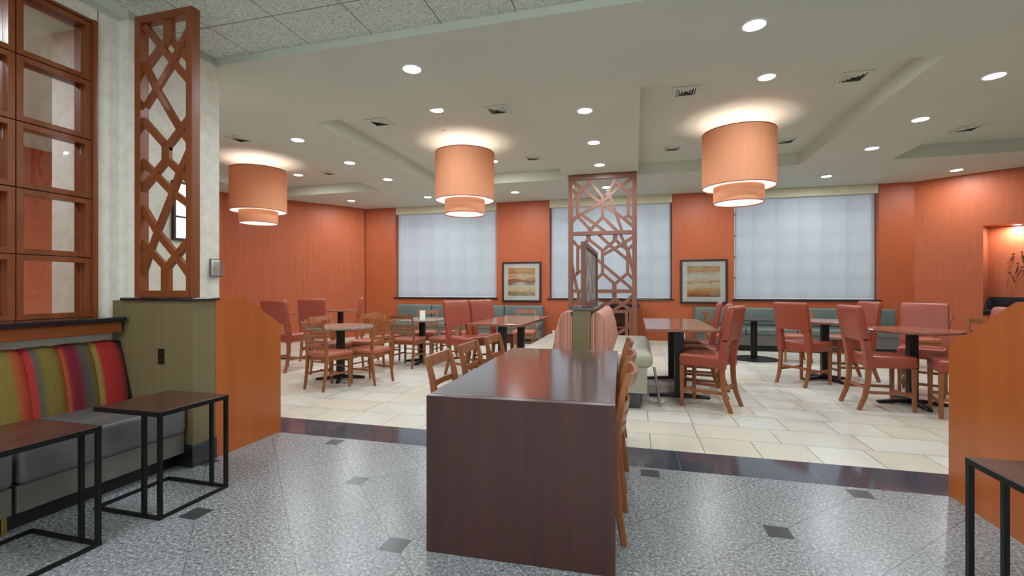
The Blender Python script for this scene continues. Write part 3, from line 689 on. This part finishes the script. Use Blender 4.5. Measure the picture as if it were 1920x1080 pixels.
round_table('speckled granite round table with four ladder-back chairs, the one nearer the camera', -4.06, 5.74, 0.76, 0.48, 'granite_top', 0.03, 0.5)
round_table('speckled granite round table behind the front granite one', -3.60, 7.42, 0.76, 0.46, 'granite_top', 0.03, 0.1)
round_table('brown round counter table right of centre with stools on both sides', 2.60, 7.45, 0.84, 0.44, 'wood_tabletop', 0.03, 0.4)
round_table('brown round counter table nearest the right sloped panel', 2.99, 6.12, 0.84, 0.44, 'wood_tabletop', 0.03, 0.0)
round_table('small brown high table below the television, far left corner', -6.05, 8.55, 0.84, 0.40, 'wood_tabletop')
round_table('brown high table hidden behind the leftmost rose stools', -6.38, 7.00, 0.84, 0.40, 'wood_tabletop')
t = thing('round_table', 'thin black round table with disc base in front of the right banquette', 'table', (2.11, 9.30, 0), 0, 'round pedestal tables')
MB().lathe([(0, 0.71), (0.35, 0.71), (0.355, 0.725), (0.345, 0.73), (0, 0.73)]).build('tabletop', 'black_stone', t)
MB().tube([(0, 0, 0.03), (0, 0, 0.71)], 0.055, 20).build('column', 'black_metal', t, True)
MB().lathe([(0, 0), (0.40, 0), (0.40, 0.012), (0.30, 0.03), (0, 0.04)]).build('base', 'black_metal', t, True)
def rect_table(label, x0, x1, y0, y1, z):
    t = thing('counter_table', label, 'table', ((x0 + x1) / 2, (y0 + y1) / 2, 0)); hx, hy = (x1 - x0) / 2, (y1 - y0) / 2
    MB().bb(-hx, hx, -hy, hy, z - 0.032, z, 0.006).build('tabletop', 'wood_tabletop', t)
    for s_ in (-1, 1):
        y = s_ * hy * 0.58
        MB().bb(-0.05, 0.05, y - 0.05, y + 0.05, 0.03, z - 0.046).build('column', 'black_metal', t)
        m = MB(); m.sweep([(-0.34, y, 0.014), (-0.1, y, 0.03), (0.1, y, 0.03), (0.34, y, 0.014)], [(0.02, 0.075), (0.034, 0.085), (0.034, 0.085), (0.02, 0.075)], (0, 0, 1))
        m.build('foot', 'black_metal', t); MB().bb(-0.12, 0.12, y - 0.12, y + 0.12, z - 0.045, z - 0.033).build('mounting_plate', 'black_metal', t)
    return t
rect_table('long brown counter table right of the central booth divider', 0.12, 0.90, 5.42, 7.30, 0.84)
rect_table('long brown counter table left of the central booth divider', -2.10, -1.36, 5.62, 7.45, 0.84)
# table tent
t = thing('table_tent', 'white folded card standing on the rear granite table', 'table card', (-3.50, 7.22, 0.761), 0.4)
m = MB(); m.prism([(-0.03, 0), (-0.028, 0), (0.001, 0.15), (0.028, 0), (0.03, 0), (0.002, 0.155), (-0.002, 0.155)], -0.045, 0.045, 'x'); m.build('card', 'white', t)

# ================================================================ central booth
bt = thing('double_booth', 'back-to-back booth with olive divider, pink striped backs and pale green seats', 'booth', (-0.57, 5.15, 0))
MB().bb(-0.10, 0.10, 0.0, 1.95, 0, 1.05).build('divider', 'olive', bt)
MB().bb(-0.135, 0.135, -0.015, 1.97, 1.051, 1.082, 0.005).build('cap', 'black_stone', bt)
for s_, wseat in ((1, 0.76), (-1, 0.74)):
    prof = [(0.105, 0.42), (0.34, 0.42), (0.335, 0.6), (0.30, 0.8), (0.262, 0.94), (0.235, 1.0), (0.20, 1.03), (0.16, 1.035), (0.125, 1.02), (0.105, 0.98)]
    m = MB(); ny = 5; L = 1.93; rings = []
    ys = [0.0, 0.012, 0.04, L - 0.04, L - 0.012, L]; sc = [0.88, 0.96, 1, 1, 0.96, 0.88]
    for y, f in zip(ys, sc): rings.append([m.bm.verts.new((s_ * (0.105 + (x - 0.105) * f), y + 0.005, 0.42 + (z - 0.42) * (0.97 + 0.03 * f))) for x, z in prof])
    for a, b in zip(rings, rings[1:]):
        for j in range(len(prof)): m.bm.faces.new((a[j], a[(j + 1) % len(prof)], b[(j + 1) % len(prof)], b[j]))
    m.bm.faces.new(rings[0]); m.bm.faces.new(rings[-1]); m.build('backrest', 'pink_stripe', bt, True)
    a, b = 0.106 * s_, wseat * s_
    MB().bb(a, b, -0.02, 1.93, 0.43, 0.60, 0.075, 6).build('seat', 'vinyl_beige', bt, True)
    MB().bb(a, (wseat - 0.06) * s_, 0.0, 1.92, 0.165, 0.445, 0.003).build('base_panel', 'vinyl_beige', bt)
    MB().bb(a, (wseat - 0.13) * s_, 0.01, 1.9, 0.0, 0.164).build('plinth', 'black_stone', bt)
# small reed panel on the divider cap
ds = thing('divider_screen', 'small brown-framed screen of dark wavy reeds standing on the booth divider', 'screen', (-0.555, 5.20, 1.083))
m = MB(); m.bb(-0.028, 0.028, 0, 0.05, 0, 0.74); m.bb(-0.028, 0.028, 1.69, 1.74, 0, 0.74); m.bb(-0.028, 0.028, 0.05, 1.69, 0.69, 0.74); m.bb(-0.028, 0.028, 0.05, 1.69, 0.0, 0.05)
m.build('frame', 'wood_lattice', ds)
m = MB()
for k in range(24):
    y = 0.09 + 1.55 * (k + random.uniform(-.3, .3)) / 23; ph = random.uniform(0, 6.28); am = random.uniform(0.015, 0.035); xo = 0.003
    m.sweep([(xo, y + am * math.sin(ph + z * 12), 0.05 + 0.64 * z) for z in [i / 12 for i in range(13)]], (0.024, 0.0012), (0, 1, 0))
m.build('reeds', 'black_plastic', ds)
MB().bb(-0.006, 0.002, 0.05, 1.69, 0.05, 0.69).build('pane', 'resin', ds)
# chrome leg and tangle of white cord next to the booth
t = thing('power_cord', 'tangle of white power cord on the floor beside the booth', 'cord', (0.24, 5.52, 0.0))
m = MB(); pts = []
for k in range(60):
    a = k * 0.62; r = 0.05 + 0.035 * math.sin(k * 0.9); pts.append((r * math.cos(a) * 1.2, r * math.sin(a), 0.008 + 0.012 * (1 + math.sin(k * 1.3))))
pts += [(0.02, 0.1, 0.04), (0.0, 0.14, 0.16), (-0.02, 0.16, 0.35), (-0.07, 0.17, 0.40)]
m.tube(pts, 0.0045, 6); m.build('cord', 'white', t, True)
tag(MB().tube([(0, 0, 0.0), (-0.06, 0.06, 0.42)], 0.014, 12).build('chrome_prop', 'chrome', loc=(0.27, 5.30, 0.0)), 'thin chrome prop leg leaning at the right booth seat', 'metal leg')

# ================================================================ back banquettes
def banquette(label, x0, x1, n):
    t = thing('banquette', label, 'bench', (x0, 10.5, 0)); L = x1 - x0; wd = L / n
    for k in range(n):
        MB().bb(k * wd + 0.006, (k + 1) * wd - 0.006, 0.36, 0.545, 0.50, 0.875, 0.035, 4).build('back_cushion', 'vinyl_green', t, True)
        MB().bb(k * wd + 0.004, (k + 1) * wd - 0.004, -0.10, 0.35, 0.34, 0.47, 0.035, 4).build('seat_cushion', 'vinyl_green', t, True)
    MB().bb(0, L, -0.06, 0.55, 0.12, 0.34).build('base_panel', 'vinyl_taupe', t)
    MB().bb(0.01, L - 0.01, 0.36, 0.54, 0.34, 0.50).build('back_frame', 'vinyl_green', t)
    MB().bb(0.02, L - 0.02, 0.0, 0.53, 0.0, 0.119).build('toe_kick', 'black_plastic', t)
    return t
banquette('long slate-green banquette against the wall below the left window and painting', -6.0, -2.12, 4)
banquette('long slate-green banquette against the wall below the right window', 1.28, 5.05, 4)
# service cabinet behind the lattice
t = thing('service_cabinet', 'low cabinet with black counter against the wall behind the lattice divider', 'cabinet', (-0.55, 10.65, 0))
m = MB(); m.bb(-0.62, -0.59, -0.3, 0.4, 0, 0.88); m.bb(0.59, 0.62, -0.3, 0.4, 0, 0.88); m.bb(-0.59, 0.59, 0.37, 0.4, 0, 0.88); m.bb(-0.59, 0.59, -0.3, 0.37, 0, 0.08); m.bb(-0.59, 0.59, -0.28, 0.37, 0.42, 0.45); m.bb(-0.015, 0.015, -0.28, 0.37, 0.08, 0.88)
m.build('body', 'wood_brown', t); MB().bb(-0.66, 0.66, -0.34, 0.41, 0.88, 0.95, 0.006).build('countertop', 'black_stone', t)
# wall outlets below chair height
for (x, lab) in ((1.06, 'white wall outlet near the floor left of the right banquette'), (-1.9, 'white wall outlet near the floor right of the left banquette')):
    t = thing('wall_outlet', lab, 'outlet', (x, YW, 0.16)); q = MB().bb(-0.035, 0.035, -0.028, -0.0015, 0, 0.115, 0.003).build('plate', 'white', t)
    m = MB(); m.bb(-0.015, 0.015, -0.031, -0.028, 0.02, 0.05); m.bb(-0.015, 0.015, -0.031, -0.028, 0.065, 0.095); m.build('socket', 'mat_board', q)

# ================================================================ wall things
def painting(label, cx, cz, mat):
    t = thing('framed_painting', label, 'painting', (cx, YW - 0.001, cz)); h = 0.495
    m = MB()
    for a in ((-h, -h + 0.045, -h, h), (h - 0.045, h, -h, h), (-h + 0.045, h - 0.045, h - 0.045, h), (-h + 0.045, h - 0.045, -h, -h + 0.045)): m.bb(a[0], a[1], -0.04, 0, a[2], a[3], 0.003)
    m.build('frame', 'dark_frame', t); MB().bb(-h + 0.045, h - 0.045, -0.016, -0.004, -h + 0.045, h - 0.045).build('mat', 'mat_board', t)
    MB().bb(-0.345, 0.345, -0.019, -0.0165, -0.345, 0.345).build('artwork', mat, t)
    MB().bb(-h + 0.045, h - 0.045, -0.028, -0.026, -h + 0.045, h - 0.045).build('glazing', 'glass', t)
painting('square framed abstract with warm orange stripes on the pier between left and middle windows', -2.70, 1.45, 'art_a')
painting('square framed abstract landscape bands on the pier left of the right window', 1.49, 1.445, 'art_b')
ld = Vector((-9.02 + 7.15, 8.35 - 11.09, 0)).normalized(); LA = math.atan2(ld.y, ld.x)
def on_left(s, z): p = Vector((-7.15, 11.09, 0)) + ld * s; return (p.x, p.y, z)
tv = thing('television', 'black flat-screen television mounted on the orange left wall', 'television', on_left(1.49, 2.09), LA)
MB().bb(-0.65, 0.65, 0.03, 0.075, -0.37, 0.37, 0.008).build('body', 'black_plastic', tv)
MB().bb(-0.63, 0.63, 0.0755, 0.078, -0.345, 0.352).build('screen', plain('tv_screen', (6, 6, 7), 0.25), tv)
MB().bb(-0.64, 0.64, 0.0755, 0.079, -0.369, -0.358).build('bezel', 'chrome', tv)
MB().bb(-0.2, 0.2, 0.001, 0.03, -0.2, 0.2).build('bracket', 'black_metal', tv)
el = thing('emergency_light', 'small white emergency light box high on the orange left wall', 'emergency light', on_left(3.0, 2.46), LA)
MB().bb(-0.17, 0.17, 0.001, 0.075, -0.06, 0.06, 0.012).build('housing', 'white', el)
MB().lathe([(0, 0), (0.03, 0), (0.034, 0.012), (0, 0.014)], seg=20).build('lamp_head', 'off_white', el).matrix_local = Matrix.Translation((0.06, 0.076, 0)) @ Matrix.Rotation(-PI / 2, 4, 'X')
# niche contents
def niche(x, y, z): return nroot @ Vector((x, y, z))
nc = thing('niche_counter', 'black stone counter with splashback in the lit wall niche on the right', 'counter', tuple(niche(NS0, 0, 0)), RA)
MB().bb(0.002, NS1 - NS0 - 0.002, -0.04, ND - 0.004, 0.80, 0.88, 0.004).build('countertop', 'black_stone', nc)
m = MB(); m.bb(0.03, NS1 - NS0 - 0.03, ND - 0.03, ND - 0.004, 0.881, 1.13); m.prism([(-0.03, 0.881), (ND - 0.03, 0.881), (ND - 0.03, 1.13)], 0.003, 0.03, 'x'); m.build('splashback', 'black_stone', nc)
MB().bb(0.003, NS1 - NS0 - 0.003, 0.0, 0.03, 0.0, 0.799).build('front_panel', 'wood_panel', nc)
sc = thing('wall_sculpture', 'dark metal twig sculpture on the back of the lit niche', 'wall art', tuple(niche(1.42, ND - 0.03, 1.75)), RA)
m = MB()
for k in range(11):
    x = random.uniform(-0.2, 0.75); z = random.uniform(-0.4, 0.45); a = random.uniform(-0.6, 0.6) + PI / 2
    p = Vector((x, 0, z)); d = Vector((math.cos(a), 0, math.sin(a)))
    m.tube([p, p + d * 0.09 + Vector((0.01, -0.01, 0)), p + d * 0.2], [0.006, 0.005, 0.003], 6)
    m.tube([p + d * 0.08, p + d * 0.13 + Vector((0.05, -0.012, 0.01))], [0.005, 0.002], 6)
    m.lathe([(0, -0.02), (0.014, -0.008), (0.016, 0.004), (0, 0.02)], tuple(p + d * 0.2), 10)
m.build('twigs', 'black_metal', sc)

# ================================================================ ceiling fittings
def downlight(label, x, y, z, watts=DOWN_W, r=0.085):
    t = thing('downlight', label, 'ceiling light', (x, y, z), 0, 'recessed downlights')
    MB().lathe([(r, -0.001), (r, -0.008), (r + 0.018, -0.006), (r + 0.022, -0.001)], seg=32, closed=True).build('trim_ring', 'white', t)
    MB().lathe([(0, -0.004), (r, -0.004)], seg=32).build('lens', 'lens', t)
    area_light('lamp', (0, 0, -0.012), (0, 0, 0), r * 1.9, r * 1.9, watts, (0.90, 0.97, 1.0), t, 'DISK')
    return t
dl = [(-5.14, 4.10, 'front row, behind the cream pillar'), (-5.1, 1.3, 'added out of view in the left alcove to brighten the pillar, nearer'), (-7.4, 2.8, 'added out of view in the left alcove to brighten the pillar, farther'), (-2.10, 4.10, 'front row, above the communal table, left one'), (0.94, 4.13, 'front row, above the communal table, right one, the largest-looking'),  # both alcove downlights are unseen, added to brighten the cream pillar
      (3.50, 5.74, 'far right beam, nearest'), (-0.58, 5.60, 'beam before the lattice divider, nearest'), (3.50, 6.98, 'far right beam, second'),
      (-4.70, 5.64, 'left beam, nearest'), (-0.58, 6.86, 'beam before the lattice divider, second'), (3.51, 8.24, 'far right beam, third'), (-4.70, 6.90, 'left beam, second'),
      (-0.59, 8.13, 'beam before the lattice divider, third'), (3.55, 10.08, 'by the right window'), (-4.70, 8.15, 'left beam, third'), (5.64, 10.15, 'beside the right diagonal wall'),
      (-2.58, 9.97, 'above the left painting'), (-6.70, 9.9, 'near the television'), (-4.70, 9.97, 'by the left window'), (-0.58, 9.97, 'behind the lattice divider'), (1.45, 9.97, 'above the right painting')]
for x, y, lab in dl: downlight('round recessed downlight in the ceiling, ' + lab, x, y, ZC, 21 if y > 9.5 else (30 if (x < -5 and y < 2) else DOWN_W))
for x, y, lab in ((1.42, 5.69, 'front of the tray with the right pendant'), (-2.52, 5.62, 'front of the tray with the middle pendant'), (-2.53, 8.17, 'behind the middle pendant, in its tray'), (-6.75, 8.12, 'behind the left pendant, in its tray')):
    downlight('round recessed downlight in the ' + lab if lab.startswith('front') else 'round recessed downlight ' + lab, x, y, ZT)
nl = niche((NS0 + NS1) / 2 - 0.66, 0.25, NZ1)
downlight('small downlight in the top of the right wall niche', nl.x, nl.y, NZ1, 13, 0.06)

def vent(label, x, y, z):
    t = thing('ceiling_vent', label, 'air vent', (x, y, z), 0, 'square ceiling air vents')
    h = 0.15; m = MB(); 
    for a in ((-h, -h + 0.04, -h, h), (h - 0.04, h, -h, h), (-h + 0.04, h - 0.04, h - 0.04, h), (-h + 0.04, h - 0.04, -h, -h + 0.04)): m.bb(a[0], a[1], a[2], a[3], -0.010, -0.001)
    m.build('frame', 'soffit', t); MB().bb(-h + 0.04, h - 0.04, -h + 0.04, h - 0.04, -0.003, -0.001).build('backing', 'vent_dark', t)
    m = MB()
    for k in range(3):
        q = 0.10 - 0.03 * k
        for (c, s_) in (((0, q), (2 * q, 0.0)), ((0, -q), (2 * q, 0.0)), ((q, 0), (0.0, 2 * q)), ((-q, 0), (0.0, 2 * q))):
            hor = s_[0] > 0; L = q
            d = Vector((c[0], c[1], 0)).normalized(); pr = Vector((-d.y, d.x, 0)); c0_ = Vector((c[0], c[1], -0.004))
            p = [c0_ - pr * L, c0_ + pr * L, c0_ + pr * (L - 0.016) - d * 0.016 + Vector((0, 0, -0.012)), c0_ - pr * (L - 0.016) - d * 0.016 + Vector((0, 0, -0.012))]
            m.quad(*p); m.quad(*[v + Vector((0, 0, 0.002)) for v in p])
    m.build('louvres', 'soffit', t)
vl = [(-3.49, 5.84, 'front left of the middle pendant'), (-1.75, 5.83, 'front right of the middle pendant'), (0.59, 5.86, 'front left of the right pendant'), (2.35, 5.94, 'front right of the right pendant, the largest-looking'),
      (-1.77, 8.15, 'behind and right of the middle pendant'), (0.61, 8.19, 'behind and left of the right pendant'), (2.33, 8.24, 'behind and right of the right pendant'), (4.74, 8.29, 'near the right diagonal wall'), (-6.0, 5.92, 'in front of the left pendant'), (-6.02, 8.14, 'behind the left pendant')]
for x, y, lab in vl: vent('square white ceiling air vent ' + lab, x, y, ZT)
for x, y, z, lab in ((-2.75, 6.4, ZT, 'in front of the middle pendant'), (-7.4, 6.6, ZT, 'in front of the left pendant'), (5.9, 9.6, ZC, 'near the right diagonal wall'), (-1.9, 9.4, ZC, 'near the lattice divider'), (-5.6, 9.5, ZC, 'near the television')):
    t = thing('sprinkler', 'tiny concealed sprinkler disc in the ceiling ' + lab, 'sprinkler', (x, y, z), 0, 'ceiling sprinkler discs')
    MB().lathe([(0, -0.012), (0.03, -0.010), (0.038, -0.004), (0.038, -0.001), (0, -0.001)], seg=20).build('cover', 'off_white', t)

def pendant(label, x, y):
    t = thing('pendant_lamp', label, 'pendant lamp', (x, y, 2.49), 0, 'two-tier salmon drum pendants')
    R1, R2 = 0.475, 0.325
    def shell(r, z0, z1):
        m = MB(); m.lathe([(r - 0.004, z0), (r, z0), (r, z1), (r - 0.004, z1)], seg=64, closed=True); return m
    up = shell(R1, 0.22, 0.98).build('upper_shade', 'lampshade', t, True)
    lo = shell(R2, 0.0, 0.225).build('lower_shade', 'lampshade', t, True)
    for r, z, p in ((R1, 0.22, up), (R1, 0.98, up), (R2, 0.0, lo)):
        MB().lathe([(r + 0.003, z - 0.004), (r + 0.003, z + 0.008), (r - 0.006, z + 0.008), (r - 0.006, z - 0.004)], seg=64, closed=True).build('rim', plain('rust_trim', (150, 84, 60), 0.6), p)
    MB().lathe([(R2 + 0.003, 0.232), (R1 - 0.008, 0.232)], seg=64).build('ring_diffuser', 'diffuser', t)
    MB().lathe([(0, 0.012), (R2 - 0.008, 0.012)], seg=64).build('disc_diffuser', 'diffuser', t)
    MB().lathe([(0, ZT - 2.49 - 0.035), (0.06, ZT - 2.49 - 0.03), (0.068, ZT - 2.49 - 0.001), (0, ZT - 2.49 - 0.001)], seg=28).build('canopy', 'white', t, True)
    m = MB(); m.tube([(0, 0, ZT - 2.49 - 0.03), (0, 0, 0.75)], 0.007, 8)
    for k in range(3):
        a = 2 * PI * k / 3; m.tube([(0, 0, 0.9), ((R1 - 0.005) * math.cos(a), (R1 - 0.005) * math.sin(a), 0.97)], 0.003, 6)
    m.build('stem', 'chrome', t)
    for k in range(3):
        a = 2 * PI * k / 3 + 0.4
        ldt = bpy.data.lights.new('bulb', 'POINT'); ldt.energy = PEND_W / 3; ldt.color = (1, 0.97, 0.93); ldt.shadow_soft_size = 0.05
        lo_ = bpy.data.objects.new('bulb', ldt); col.objects.link(lo_); lo_.parent = t; lo_.location = (0.13 * math.cos(a), 0.13 * math.sin(a), 0.74)
    ldt = bpy.data.lights.new('bulb', 'POINT'); ldt.energy = 1.6; ldt.color = (1, 0.97, 0.93); ldt.shadow_soft_size = 0.05
    lo_ = bpy.data.objects.new('bulb', ldt); col.objects.link(lo_); lo_.parent = t; lo_.location = (0, 0, 0.12)
    return t
pendant('two-tier salmon drum pendant hanging on the right, above the counter tables', 1.41, 7.09)
pendant('two-tier salmon drum pendant in the middle, left of the lattice divider', -2.66, 7.03)
pendant('two-tier salmon drum pendant on the left, near the television', -6.73, 7.05)
